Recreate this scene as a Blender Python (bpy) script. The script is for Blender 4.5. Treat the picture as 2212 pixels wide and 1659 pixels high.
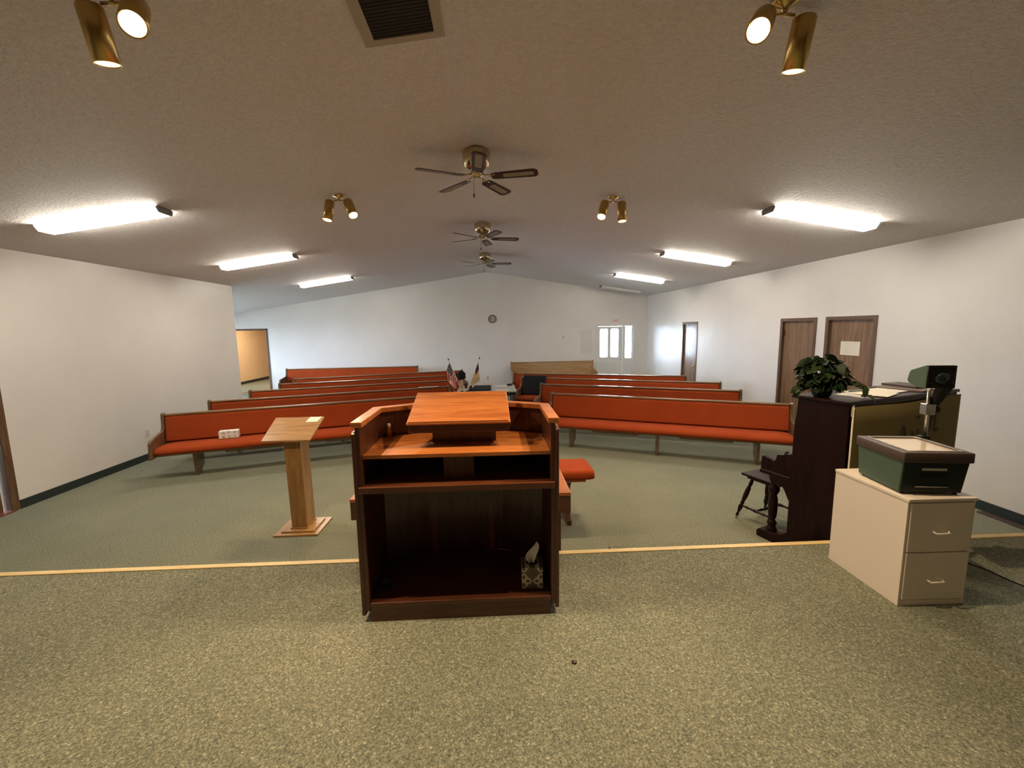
import bpy, bmesh, math, random
from mathutils import Vector, Matrix
PI = math.pi
R = math.radians
S = bpy.context.scene
COL = S.collection
for o in list(bpy.data.objects): bpy.data.objects.remove(o, do_unlink=True)

# ------------------------------------------------------------------ camera, sky, exposure
cam_d = bpy.data.cameras.new('camera'); cam = bpy.data.objects.new('camera', cam_d); COL.objects.link(cam)
cam_d.sensor_fit = 'HORIZONTAL'; cam_d.sensor_width = 36.0; cam_d.lens = 36.0*920.77/2212.0
cam_d.clip_start = 0.05; cam_d.clip_end = 300
_pit, _yaw, _roll = 0.1301, 0.0463, -0.0147
F = Vector((math.sin(_yaw)*math.cos(_pit), math.cos(_yaw)*math.cos(_pit), -math.sin(_pit)))
Rr = Vector((math.cos(_yaw), -math.sin(_yaw), 0)); U = Rr.cross(F)
R2 = Rr*math.cos(_roll)+U*math.sin(_roll); U2 = -Rr*math.sin(_roll)+U*math.cos(_roll)
M = Matrix((R2, U2, -F)).transposed().to_4x4(); M.translation = Vector((0, 0, 1.95))
cam.matrix_world = M
S.camera = cam
S.view_settings.view_transform = 'Standard'; S.view_settings.look = 'None'
S.view_settings.gamma = 1.0; S.view_settings.use_curve_mapping = False
S.view_settings.exposure = 0.0
W = bpy.data.worlds.new('sky'); S.world = W; W.use_nodes = True
bg = W.node_tree.nodes['Background']; bg.inputs[0].default_value = (0.66, 0.80, 1.0, 1); bg.inputs[1].default_value = 36.0
FLUOR = 43.0        # emission of the fluorescent lenses
SPOT_NEAR = 150.0; SPOT_FAR = 95.0

# ------------------------------------------------------------------ materials
MT = {}
def mat(name, col, rough=0.5, metal=0.0, spec=0.5, emit=None, estr=0.0, coat=0.0):
    m = bpy.data.materials.new(name); m.use_nodes = True
    b = m.node_tree.nodes['Principled BSDF']
    b.inputs['Base Color'].default_value = (*col, 1); b.inputs['Roughness'].default_value = rough
    b.inputs['Metallic'].default_value = metal; b.inputs['Specular IOR Level'].default_value = spec
    b.inputs['Coat Weight'].default_value = coat
    if emit: b.inputs['Emission Color'].default_value = (*emit, 1); b.inputs['Emission Strength'].default_value = estr
    MT[name] = m; return m
def nodes(m): return m.node_tree.nodes, m.node_tree.links, m.node_tree.nodes['Principled BSDF']
def coords(m, scale=(1, 1, 1), rot=(0, 0, 0), kind='Object'):
    n, l, b = nodes(m)
    tc = n.new('ShaderNodeTexCoord'); mp = n.new('ShaderNodeMapping')
    mp.inputs['Scale'].default_value = scale; mp.inputs['Rotation'].default_value = rot
    l.new(tc.outputs[kind], mp.inputs['Vector']); return mp.outputs['Vector']
def ramp(m, src, stops):
    n, l, b = nodes(m); r = n.new('ShaderNodeValToRGB'); e = r.color_ramp.elements
    while len(e) < len(stops): e.new(0.5)
    for i, (p, c) in enumerate(stops): e[i].position = p; e[i].color = (*c, 1)
    l.new(src, r.inputs['Fac']); return r.outputs['Color']
def noise(m, vec, scale, detail=4, rough=0.6, dist=0.0):
    n, l, b = nodes(m); t = n.new('ShaderNodeTexNoise'); t.inputs['Scale'].default_value = scale
    t.inputs['Detail'].default_value = detail; t.inputs['Roughness'].default_value = rough; t.inputs['Distortion'].default_value = dist
    l.new(vec, t.inputs['Vector']); return t.outputs['Fac']
def bump(m, src, strength, distance):
    n, l, b = nodes(m); t = n.new('ShaderNodeBump'); t.inputs['Strength'].default_value = strength
    t.inputs['Distance'].default_value = distance; l.new(src, t.inputs['Height']); l.new(t.outputs['Normal'], b.inputs['Normal'])
def mixc(m, fac, a, c, mode='MIX'):
    n, l, b = nodes(m); x = n.new('ShaderNodeMix'); x.data_type = 'RGBA'; x.blend_type = mode
    if hasattr(fac, 'is_linked'): l.new(fac, x.inputs[0])
    else: x.inputs[0].default_value = fac
    for s, i in ((a, 6), (c, 7)):
        if hasattr(s, 'is_linked'): l.new(s, x.inputs[i])
        else: x.inputs[i].default_value = (*s, 1)
    return x.outputs[2]
def base(m, src): m.node_tree.links.new(src, nodes(m)[2].inputs['Base Color'])

def wood(name, dark, mid, light, axis='x', rough=0.35, scale=1.0, coat=0.3):
    m = mat(name, mid, rough, coat=coat)
    nodes(m)[2].inputs['Coat Roughness'].default_value = 0.15
    sc = {'x': (1.2, 14, 14), 'y': (14, 1.2, 14), 'z': (14, 14, 1.2)}[axis]
    v = coords(m, tuple(s*scale for s in sc))
    a = noise(m, v, 1.6, 5, 0.65, 1.2)
    v2 = coords(m, tuple(s*scale*6 for s in sc)); f = noise(m, v2, 2.0, 3, 0.6)
    c1 = ramp(m, a, [(0.32, dark), (0.5, mid), (0.68, light)])
    c2 = ramp(m, f, [(0.3, (0.72, 0.72, 0.72)), (0.65, (1.05, 1.05, 1.05))])
    base(m, mixc(m, 0.7, c1, c2, 'MULTIPLY')); bump(m, f, 0.08, 0.002); return m

# walls: satin cream paint with roller texture
m = mat('wall_paint', (0.80, 0.77, 0.72), 0.38)
v = coords(m); base(m, ramp(m, noise(m, v, 1.1, 5, 0.6), [(0.3, (0.765, 0.72, 0.675)), (0.7, (0.82, 0.778, 0.735))]))
bump(m, noise(m, v, 110, 3, 0.6), 0.12, 0.004)
m = mat('hall_paint', (0.80, 0.60, 0.40), 0.6)
# ceiling: sprayed knock-down texture
m = mat('ceiling_texture', (0.66, 0.60, 0.53), 0.75)
v = coords(m); a = noise(m, v, 34, 5, 0.65, 0.6); nn, ll, bb = nodes(m)
c = ramp(m, a, [(0.35, (0.69, 0.655, 0.64)), (0.6, (0.80, 0.76, 0.745))])
vo = nn.new('ShaderNodeTexVoronoi'); vo.inputs['Scale'].default_value = 5.0; ll.new(v, vo.inputs['Vector'])
fl = ramp(m, vo.outputs['Distance'], [(0.012, (0.95, 0.9, 0.8)), (0.03, (0, 0, 0))])
base(m, mixc(m, 1.0, c, fl, 'ADD')); bump(m, a, 0.8, 0.022)
# carpet: short grey-green loop pile flecked with beige
m = mat('carpet', (0.2, 0.2, 0.15), 0.95, spec=0.15)
v = coords(m); a = noise(m, v, 105, 4, 0.8)
c = ramp(m, a, [(0.32, (0.055, 0.068, 0.052)), (0.47, (0.195, 0.208, 0.157)), (0.60, (0.325, 0.33, 0.25)), (0.70, (0.85, 0.82, 0.66))])
big = noise(m, v, 1.3, 4, 0.6); c = mixc(m, 0.6, c, ramp(m, big, [(0.3, (0.82, 0.86, 0.82)), (0.7, (1.1, 1.06, 1.02))]), 'MULTIPLY')
base(m, c); bump(m, a, 0.8, 0.008)
mat('cove_base', (0.018, 0.028, 0.026), 0.5)
wood('pulpit_wood_lit', (0.36, 0.095, 0.018), (0.50, 0.155, 0.032), (0.60, 0.21, 0.05), 'x', 0.42)  # pulpit wood for the lit tops, brightness of the light put into the colour
wood('pulpit_wood_shaded', (0.045, 0.011, 0.004), (0.075, 0.019, 0.007), (0.115, 0.031, 0.010), 'z', 0.4)  # same wood, shade on the uprights put into the colour
wood('pulpit_shelf_shaded', (0.060, 0.015, 0.005), (0.10, 0.028, 0.009), (0.15, 0.044, 0.014), 'x', 0.4)  # same wood again, darkened in colour for the shade on the shelves
wood('bounce_cut_panelling', (0.08, 0.045, 0.025), (0.13, 0.075, 0.042), (0.18, 0.11, 0.065), 'z', 0.4)
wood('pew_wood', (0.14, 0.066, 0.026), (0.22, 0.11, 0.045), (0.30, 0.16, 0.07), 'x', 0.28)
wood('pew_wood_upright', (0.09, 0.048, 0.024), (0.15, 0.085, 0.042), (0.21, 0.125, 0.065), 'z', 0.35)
wood('oak_wood', (0.26, 0.135, 0.042), (0.37, 0.20, 0.065), (0.47, 0.27, 0.10), 'x', 0.4)
wood('oak_upright', (0.23, 0.115, 0.037), (0.32, 0.165, 0.052), (0.41, 0.22, 0.075), 'z', 0.4)
wood('door_wood', (0.14, 0.075, 0.036), (0.21, 0.118, 0.06), (0.30, 0.18, 0.10), 'z', 0.3, 0.6)
wood('trim_wood', (0.085, 0.042, 0.021), (0.13, 0.068, 0.034), (0.18, 0.10, 0.052), 'z', 0.35)
wood('piano_wood', (0.008, 0.002, 0.0018), (0.014, 0.0035, 0.003), (0.022, 0.006, 0.005), 'z', 0.35, coat=0.05)
wood('edge_wood', (0.66, 0.46, 0.18), (0.80, 0.60, 0.28), (0.90, 0.72, 0.38), 'x', 0.45, coat=0.0)
def fabric(name, col, var=0.25, sc=260):
    m = mat(name, col, 0.92, spec=0.2); v = coords(m); a = noise(m, v, sc, 2, 0.6); b2 = noise(m, v, 3, 3, 0.6)
    c = ramp(m, a, [(0.3, tuple(x*(1-var) for x in col)), (0.7, tuple(min(1, x*(1+var)) for x in col))])
    base(m, mixc(m, 0.5, c, ramp(m, b2, [(0.3, (0.85, 0.85, 0.85)), (0.7, (1.08, 1.08, 1.08))]), 'MULTIPLY'))
    bump(m, a, 0.35, 0.003); return m
nodes(MT['piano_wood'])[2].inputs['Specular IOR Level'].default_value = 0.18
fabric('pew_fabric', (0.33, 0.050, 0.009)); fabric('olive_cloth', (0.165, 0.130, 0.048), 0.15, 180)
fabric('black_cloth', (0.018, 0.018, 0.020)); fabric('cream_cloth', (0.80, 0.60, 0.36), 0.08)
fabric('grey_cloth', (0.22, 0.17, 0.15), 0.15)
mat('brass', (0.62, 0.46, 0.20), 0.2, metal=1.0); mat('fan_brass', (0.60, 0.52, 0.34), 0.22, metal=1.0)
mat('can_brass', (0.50, 0.34, 0.12), 0.28, metal=1.0)
mat('can_inside', (0.85, 0.72, 0.42), 0.5, emit=(1.0, 0.62, 0.22), estr=0.35)
mat('bulb_glow', (1, 0.9, 0.7), 0.4, emit=(1.0, 0.80, 0.48), estr=14.0)
mat('lens_lit', (0.9, 0.9, 0.88), 0.4, emit=(1.0, 0.93, 0.80), estr=FLUOR)
mat('lens_unlit', (0.78, 0.78, 0.76), 0.4)
mat('fixture_metal', (0.20, 0.18, 0.15), 0.5); mat('white_plastic', (0.72, 0.70, 0.65), 0.4)
mat('white_metal', (0.70, 0.66, 0.60), 0.4); mat('door_white', (0.78, 0.77, 0.76), 0.35)
mat('blade_wood', (0.040, 0.016, 0.011), 0.4); mat('cane', (0.32, 0.28, 0.21), 0.7)
mat('vent_dark', (0.022, 0.018, 0.014), 0.8); mat('vent_frame', (0.42, 0.37, 0.30), 0.7)
mat('cabinet_paint', (0.80, 0.72, 0.63), 0.5); mat('silver', (0.62, 0.60, 0.56), 0.3, metal=1.0)
mat('projector_green', (0.060, 0.105, 0.070), 0.5); mat('projector_dark', (0.007, 0.013, 0.010), 0.45, spec=0.3)
mat('projector_brown', (0.070, 0.046, 0.036), 0.5); mat('black_plastic', (0.006, 0.006, 0.006), 0.45, spec=0.3)
mat('platen', (0.75, 0.66, 0.52), 0.08, coat=0.6); mat('paper', (0.80, 0.74, 0.60), 0.7); mat('paper_white', (0.82, 0.80, 0.76), 0.7)
mat('ink', (0.12, 0.11, 0.09), 0.8); mat('faded_mark', (0.026, 0.016, 0.006), 0.9)
mat('dark_metal', (0.03, 0.028, 0.028), 0.4, metal=0.6); mat('light_grey', (0.50, 0.48, 0.44), 0.5)
mat('leaf', (0.008, 0.022, 0.007), 0.5, spec=0.22); mat('leaf_pale', (0.030, 0.050, 0.014), 0.5, spec=0.25); mat('pot_glaze', (0.012, 0.028, 0.030), 0.12)
mat('flag_red', (0.50, 0.016, 0.022), 0.8); mat('flag_white', (0.85, 0.72, 0.60), 0.8); mat('flag_navy', (0.018, 0.018, 0.045), 0.8)
mat('flag_purple', (0.075, 0.025, 0.10), 0.8); mat('gold_cap', (0.85, 0.80, 0.70), 0.3)
mat('exit_pink', (0.86, 0.72, 0.72), 0.5); mat('exit_red', (0.50, 0.03, 0.06), 0.5)
mat('clock_rim', (0.028, 0.022, 0.017), 0.4); mat('clock_face', (0.50, 0.45, 0.40), 0.4); mat('floor_red', (0.20, 0.065, 0.03), 0.4)
mat('dot_orange', (0.60, 0.30, 0.20), 0.7); mat('dot_grey', (0.50, 0.50, 0.47), 0.7); mat('ground', (0.45, 0.45, 0.43), 0.9)
mat('post_beige', (0.48, 0.32, 0.20), 0.6)
# clear glass
m = bpy.data.materials.new('glass'); m.use_nodes = True; MT['glass'] = m; n, l = m.node_tree.nodes, m.node_tree.links
n.remove(n['Principled BSDF']); out = n['Material Output']; t = n.new('ShaderNodeBsdfTransparent'); g = n.new('ShaderNodeBsdfGlossy')
g.inputs['Roughness'].default_value = 0.03; fr = n.new('ShaderNodeFresnel'); fr.inputs['IOR'].default_value = 1.45; mx = n.new('ShaderNodeMixShader')
l.new(fr.outputs[0], mx.inputs[0]); l.new(t.outputs[0], mx.inputs[1]); l.new(g.outputs[0], mx.inputs[2]); l.new(mx.outputs[0], out.inputs[0])
# tissue carton print: pale four-petal pattern on brown-grey
m = mat('petal_print', (0.3, 0.25, 0.2), 0.6); n, l, b = nodes(m)
v = coords(m, (1/0.10, 1/0.10, 1/0.10), (R(90), 0, R(0)))
vv = n.new('ShaderNodeVectorMath'); vv.operation = 'FRACTION'; l.new(v, vv.inputs[0])
sb = n.new('ShaderNodeVectorMath'); sb.operation = 'SUBTRACT'; l.new(vv.outputs[0], sb.inputs[0]); sb.inputs[1].default_value = (0.5, 0.5, 0.5)
ab = n.new('ShaderNodeVectorMath'); ab.operation = 'ABSOLUTE'; l.new(sb.outputs[0], ab.inputs[0])
sx = n.new('ShaderNodeSeparateXYZ'); l.new(ab.outputs[0], sx.inputs[0])
def mth(op, a, b2=None):
    k = n.new('ShaderNodeMath'); k.operation = op
    for i, q in enumerate((a, b2)):
        if q is None: continue
        if hasattr(q, 'is_linked'): l.new(q, k.inputs[i])
        else: k.inputs[i].default_value = q
    return k.outputs[0]
mxx = mth('MAXIMUM', sx.outputs[0], sx.outputs[1]); mnn = mth('MINIMUM', sx.outputs[0], sx.outputs[1])
d = mth('SUBTRACT', mth('MULTIPLY', mth('SINE', mth('MULTIPLY', mxx, 6.5)), 0.22), mnn)
c1 = ramp(m, mth('ADD', mth('MULTIPLY', d, 2.5), 0.5), [(0.49, (0.13, 0.10, 0.075)), (0.51, (0.62, 0.55, 0.45)), (0.79, (0.62, 0.55, 0.45)), (0.81, (0.13, 0.10, 0.075))])
base(m, c1)

# ------------------------------------------------------------------ mesh helpers
class MB:
    def __init__(s): s.bm = bmesh.new(); s.mats = []
    def mi(s, m):
        if m not in s.mats: s.mats.append(m)
        return s.mats.index(m)
    def face(s, vs, m=None, smooth=False):
        try: f = s.bm.faces.new(vs)
        except ValueError: return
        if m: f.material_index = s.mi(m)
        f.smooth = smooth
    def hexa(s, P, m=None):
        v = [s.bm.verts.new(p) for p in P]
        for q in ((3, 2, 1, 0), (4, 5, 6, 7), (0, 1, 5, 4), (1, 2, 6, 5), (2, 3, 7, 6), (3, 0, 4, 7)): s.face([v[i] for i in q], m)
        return s
    def box(s, x0, x1, y0, y1, z0, z1, m=None):
        return s.hexa([(x0, y0, z0), (x1, y0, z0), (x1, y1, z0), (x0, y1, z0), (x0, y0, z1), (x1, y0, z1), (x1, y1, z1), (x0, y1, z1)], m)
    def prism(s, pts, axis, a, b, m=None, smooth=False):
        """polygon pts (2-D) extruded along axis from a to b"""
        def P(p, t):
            return {'x': (t, p[0], p[1]), 'y': (p[0], t, p[1]), 'z': (p[0], p[1], t)}[axis]
        A = [s.bm.verts.new(P(p, a)) for p in pts]; B = [s.bm.verts.new(P(p, b)) for p in pts]; n = len(pts)
        s.face(A[::-1], m); s.face(B, m)
        for i in range(n): s.face([A[i], A[(i+1) % n], B[(i+1) % n], B[i]], m, smooth)
        return s
    def lathe(s, prof, c=(0, 0, 0), mtx=None, seg=24, m=None, cap=True):
        """prof: (radius, height) list, spun round local z"""
        T = (Matrix.Translation(c) @ (mtx or Matrix())); rings = []
        for r, z in prof: rings.append([s.bm.verts.new(T @ Vector((r*math.cos(2*PI*i/seg), r*math.sin(2*PI*i/seg), z))) for i in range(seg)])
        for a, b in zip(rings, rings[1:]):
            for i in range(seg): s.face([a[i], a[(i+1) % seg], b[(i+1) % seg], b[i]], m, True)
        if cap: s.face(rings[0][::-1], m); s.face(rings[-1], m)
        return s
    def tube(s, pts, r, seg=8, m=None):
        pts = [Vector(p) for p in pts]; rings = []
        for i, p in enumerate(pts):
            d = (pts[min(i+1, len(pts)-1)]-pts[max(i-1, 0)]).normalized()
            a = d.cross(Vector((0, 0, 1)));  a = a if a.length > 0.05 else d.cross(Vector((1, 0, 0))); a.normalize(); b = d.cross(a)
            rr = r[i] if isinstance(r, (list, tuple)) else r
            rings.append([s.bm.verts.new(p+a*rr*math.cos(2*PI*k/seg)+b*rr*math.sin(2*PI*k/seg)) for k in range(seg)])
        for a, b in zip(rings, rings[1:]):
            for i in range(seg): s.face([a[i], a[(i+1) % seg], b[(i+1) % seg], b[i]], m, True)
        s.face(rings[0][::-1], m); s.face(rings[-1], m); return s
    def grid(s, fn, nu, nv, m=None, smooth=True, matfn=None):
        V = [[s.bm.verts.new(fn(i/nu, j/nv)) for j in range(nv+1)] for i in range(nu+1)]
        for i in range(nu):
            for j in range(nv): s.face([V[i][j], V[i+1][j], V[i+1][j+1], V[i][j+1]], matfn((i+.5)/nu, (j+.5)/nv) if matfn else m, smooth)
        return s
    def build(s, name, m=None, parent=None, loc=None, rotz=0.0, bev=0.0, thick=0.0, subd=0):
        bmesh.ops.recalc_face_normals(s.bm, faces=s.bm.faces)
        me = bpy.data.meshes.new(name); s.bm.to_mesh(me); s.bm.free()
        if s.mats:
            for k in s.mats: me.materials.append(MT[k])
        elif m: me.materials.append(MT[m])
        o = bpy.data.objects.new(name, me); COL.objects.link(o)
        if parent: o.parent = parent
        if loc: o.location = loc
        o.rotation_euler = (0, 0, rotz)
        if thick: q = o.modifiers.new('solid', 'SOLIDIFY'); q.thickness = thick; q.offset = 0
        if bev: q = o.modifiers.new('bevel', 'BEVEL'); q.width = bev; q.segments = 2; q.limit_method = 'ANGLE'; q.angle_limit = R(40)
        if subd: q = o.modifiers.new('sub', 'SUBSURF'); q.levels = q.render_levels = subd
        return o
def thing(name, label, cat, loc=(0, 0, 0), rotz=0.0, group=None):
    o = bpy.data.objects.new(name, None); COL.objects.link(o); o.location = loc; o.rotation_euler = (0, 0, rotz); o.empty_display_size = 0.1
    return tag(o, label, cat, group)
def tag(o, label, cat, group=None):
    o['label'] = label; o['category'] = cat
    if group: o['group'] = group
    return o
def struct(o): o['kind'] = 'structure'; return o
def dup(root, loc, rotz, label, group=None):
    def cp(o, par):
        c = o.copy(); COL.objects.link(c)
        if par: c.parent = par
        for ch in list(o.children): cp(ch, c)
        return c
    r = cp(root, None); r.location = loc; r.rotation_euler = (0, 0, rotz); r['label'] = label
    if group: r['group'] = group
    return r
def plate(outer, holes, axis, a, b):
    """flat panel with holes: 2-D outline, holes, extruded along axis between a and b; returns bmesh-backed MB"""
    cu = bpy.data.curves.new('t', 'CURVE'); cu.dimensions = '2D'; cu.fill_mode = 'BOTH'; cu.extrude = abs(b-a)/2
    for loop in [outer]+holes:
        sp = cu.splines.new('POLY'); sp.points.add(len(loop)-1)
        for p, q in zip(sp.points, loop): p.co = (q[0], q[1], 0, 1)
        sp.use_cyclic_u = True
    ob = bpy.data.objects.new('t', cu); COL.objects.link(ob)
    me = bpy.data.meshes.new_from_object(ob, depsgraph=bpy.context.evaluated_depsgraph_get())
    bpy.data.objects.remove(ob); bpy.data.curves.remove(cu)
    mb = MB(); mb.bm.from_mesh(me); bpy.data.meshes.remove(me); c = (a+b)/2
    for v in mb.bm.verts:
        x, y, z = v.co; v.co = {'x': (z+c, x, y), 'y': (x, z+c, y), 'z': (x, y, z+c)}[axis]
    bmesh.ops.remove_doubles(mb.bm, verts=mb.bm.verts, dist=1e-5); return mb
def rect(x0, x1, z0, z1): return [(x0, z0), (x1, z0), (x1, z1), (x0, z1)]
def rrect(x0, x1, z0, z1, r, n=6):
    P = []
    for cx, cz, a0 in ((x1-r, z0+r, -90), (x1-r, z1-r, 0), (x0+r, z1-r, 90), (x0+r, z0+r, 180)):
        for k in range(n+1): t = R(a0+90*k/n); P.append((cx+r*math.cos(t), cz+r*math.sin(t)))
    return P
def text_mesh(s, size, depth, M4):
    cu = bpy.data.curves.new('t', 'FONT'); cu.body = s; cu.size = size; cu.extrude = depth; cu.align_x = 'CENTER'; cu.align_y = 'CENTER'
    ob = bpy.data.objects.new('t', cu); COL.objects.link(ob)
    me = bpy.data.meshes.new_from_object(ob, depsgraph=bpy.context.evaluated_depsgraph_get())
    bpy.data.objects.remove(ob); bpy.data.curves.remove(cu); me.transform(M4); mb = MB(); mb.bm.from_mesh(me); return mb
def axis_mtx(d):
    return Vector(d).normalized().to_track_quat('Z', 'Y').to_matrix().to_4x4()

# ------------------------------------------------------------------ the room
XL, XR, YB, D = -5.376, 5.07, -3.4, 13.757
RZ, SL, XC = 3.7045, 0.1521, -0.1123          # ridge height, ceiling slope, ridge x
PZ, PY = 0.32, 2.925                          # platform height and front edge
XA = -9.0                                     # far side of the alcove at the back left
def cz(x): return RZ-SL*abs(x-XC)
struct(MB().box(-12, XR+0.12, YB-.1, 20, -0.1, 0).build('floor', 'carpet'))
struct(MB().box(XL, XR, YB, PY-0.02, 0.0005, PZ).build('floor_platform', 'carpet'))
struct(MB().box(XL, XR, PY-0.045, PY, PZ-0.012, PZ+0.006).build('trim_1', 'edge_wood', bev=0.002))
MBc = MB()
MBc.prism([(XA-.2, cz(XA-.2)), (XC, RZ), (XR+.12, cz(XR+.12)), (XR+.12, cz(XR+.12)+.1), (XC, RZ+.1), (XA-.2, cz(XA-.2)+.1)], 'y', YB-.1, D+.12)
struct(MBc.build('ceiling', 'ceiling_texture'))
# right wall with three door openings
T = 0.055
DOORS = [(10.332, 11.174, 2.043), (6.469, 7.302, 2.048), (5.414, 6.285, 2.052)]
struct(plate(rect(YB, D, -.0, cz(XR)+.02), [rect(a+T*.6, b-T*.6, 0.001, h-T*.6) for a, b, h in DOORS], 'x', XR, XR+.12).build('wall_right', 'wall_paint'))
LD0, LD1, LDH = 4.0, 4.81, 2.04
struct(plate(rect(YB, 9.32, 0, cz(XL)+.02), [rect(LD0, LD1, 0.001, LDH)], 'x', XL-.12, XL).build('wall_left', 'wall_paint'))
struct(MB().prism([(XL-.12, 0), (XL, 0), (XL, cz(XL)+.02), (XL-.12, cz(XL)+.02)], 'y', 9.32, 9.3201).build('trim_2', 'wall_paint'))
struct(MB().prism([(XA, 0), (XL-.12, 0), (XL-.12, cz(XL-.12)+.02), (XA, cz(XA)+.02)], 'y', 9.2, 9.32).build('wall_alcove_front', 'wall_paint'))
struct(plate(rect(9.2, D, 0, cz(XA)+.05), [rect(9.7, 13.4, 0.6, 2.15)], 'x', XA-.12, XA).build('wall_alcove_side', 'wall_paint'))
# far wall: doorway to the hall on the left, exit door on the right
HX0, HX1 = -8.35, -6.985
backp = [(XA, 0), (XR, 0), (XR, cz(XR)+.02), (XC, RZ+.02), (XA, cz(XA)+.02)]
struct(plate(backp, [rect(HX0+.04, HX1-.04, 0.001, 2.03), rect(3.425, 4.63, 0.001, 2.0)], 'y', D, D+.12).build('wall_back', 'wall_paint'))
struct(MB().box(XL-.12, XR+.12, YB-.12, YB, 0, 3.8).build('wall_front', 'bounce_cut_panelling'))  # unseen wall behind the camera; dark panelling added to cut bounce light
# cove base strips
struct(MB().box(XL, XL+.012, 4.875, 9.32, 0, .10).build('baseboard_left', 'cove_base'))
mb = MB()
for a, b in ((PY, 5.414), (6.285, 6.469), (7.302, 10.332), (11.174, D)): mb.box(XR-.012, XR, a, b, 0, .10)
mb.box(XR-.012, XR, YB, PY, PZ, PZ+.10)
struct(mb.build('baseboard_right', 'cove_base'))
struct(MB().box(HX1, 3.385, D-.012, D, 0, .10).box(4.67, XR, D-.012, D, 0, .10).build('baseboard_back', 'cove_base'))
# alcove window (daylight)
f = plate(rect(9.7, 13.4, .6, 2.15), [rect(9.75, 11.52, .65, 2.10), rect(11.58, 13.35, .65, 2.10)], 'x', XA-.09, XA-.03).build('window_1', 'white_plastic'); struct(f)
for a, b in ((9.75, 11.52), (11.58, 13.35)): MB().box(XA-.063, XA-.057, a, b, .65, 2.10).build('pane', 'glass', f)
# hall beyond the doorway
hall = MB(); hall.box(-9.6, -9.4, D+.12, 20, 0, 2.6); struct(hall.build('wall_hall_left', 'hall_paint'))
struct(MB().box(-6.5, -6.4, D+.12, 20, 0, 2.6).build('wall_hall_right', 'hall_paint'))
struct(MB().box(-9.6, -6.4, 19.9, 20, 0, 2.6).build('wall_hall_back', 'hall_paint'))
struct(MB().box(-9.6, -6.4, D+.12, 20, 2.45, 2.6).build('ceiling_hall', 'hall_paint'))
struct(MB().box(-9.4, -9.388, D+.12, 19.9, 0, .1).build('baseboard_hall', 'cove_base'))
hl = bpy.data.lights.new('hall_lamp', 'AREA'); hl.shape = 'RECTANGLE'; hl.size = 1.2; hl.size_y = .3; hl.energy = 55; hl.color = (1, .78, .50)
ho = bpy.data.objects.new('hall_lamp', hl); COL.objects.link(ho); ho.location = (-8.0, 16.2, 2.36)
hf = MB().box(-.6, .6, -.15, .15, 0, .05).build('hall_ceiling_light', 'white_plastic', loc=(-8.0, 16.2, 2.38)); tag(hf, 'white ceiling light box inside the hall beyond the doorway', 'ceiling light')
# rooms behind side doorways are closed by the door leaves
struct(MB().box(-20, 20, 20.2, 60, -.2, -.1).box(-60, -12.1, -20, 60, -.2, -.1).build('floor_outside', 'ground'))

def casing(name, plane, a, b, h, w=T, side=1, m='trim_wood', z0=0.0):
    """door surround on a side wall (x = plane) : two jamb boards and a head, one mesh"""
    mb = MB(); p0, p1 = (plane-.014, plane+.10) if side > 0 else (plane-.10, plane+.014)
    for (y0, y1, za, zb) in ((a, a+w, z0, h), (b-w, b, z0, h), (a+w, b-w, h-w, h)): mb.box(p0, plane, y0, y1, za, zb) if side > 0 else mb.box(plane, p1, y0, y1, za, zb)
    q = w*.6
    for (y0, y1, za, zb) in ((a+q, a+q+.018, z0, h-q), (b-q-.018, b-q, z0, h-q), (a+q, b-q, h-q-.018, h-q)):
        mb.box(plane, plane+.118, y0, y1, za, zb) if side > 0 else mb.box(plane-.118, plane, y0, y1, za, zb)
    return mb.build(name, m, bev=.003)
k = 0
knob_prof = [(.027, 0), (.027, .006), (.010, .010), (.010, .035), (.024, .042), (.028, .058), (.022, .070), (.008, .074)]
for a, b, h in DOORS:
    k += 1; q = T*.6+.018
    d = MB().box(XR+.030, XR+.068, a+q+.003, b-q-.003, .008, h-q-.003).build('door_%d' % k, 'door_wood', bev=.002); struct(d)
    c = casing('trim_%d' % (k+2), XR, a, b, h); struct(c)
    hy = (b-q, a+q)[k == 3]; sg = 1 if k != 3 else -1
    for z in (.25, 1.80):
        MB().box(XR+.016, XR+.031, hy-sg*.035, hy, z-.045, z+.045).build('hinge', 'brass', d)
    ky = a+q+.07 if k != 3 else b-q-.07
    MB().lathe(knob_prof, (XR+.030, ky, .93), axis_mtx((-1, 0, 0)), 20).build('knob', 'brass', d)
# left wall door
c = casing('trim_6', XL, LD0-.035, LD1+.06, LDH+.055, .085, -1); struct(c)
d = plate(rect(LD0+.02, LD1-.035, .01, LDH-.03), [rect(LD0+.15, LD1-.16, .18, LDH-.2)], 'x', XL-.11, XL-.07).build('door_4', 'door_wood'); struct(d)
MB().box(XL-.095, XL-.085, LD0+.15, LD1-.16, .18, LDH-.2).build('panel', 'white_plastic', d)
MB().lathe(knob_prof, (XL-.07, LD0+.09, .95), axis_mtx((1, 0, 0)), 20).build('knob', 'brass', d)
struct(MB().box(XL-.12, XL+.03, LD0, LD1, .001, .016).build('trim_7', 'floor_red'))
# hall doorway casing
mb = MB()
for x0, x1, z0, z1 in ((HX1-.055, HX1, 0, 2.05), (HX0, HX0+.055, 0, 2.05), (HX0, HX1, 1.995, 2.05)): mb.box(x0, x1, D-.014, D, z0, z1)
for x0, x1, z0, z1 in ((HX1-.055, HX1-.035, 0, 2.03), (HX0+.035, HX0+.055, 0, 2.03), (HX0+.04, HX1-.04, 2.01, 2.03)): mb.box(x0, x1, D, D+.12, z0, z1)
struct(mb.build('trim_8', 'trim_wood', bev=.003))
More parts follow.
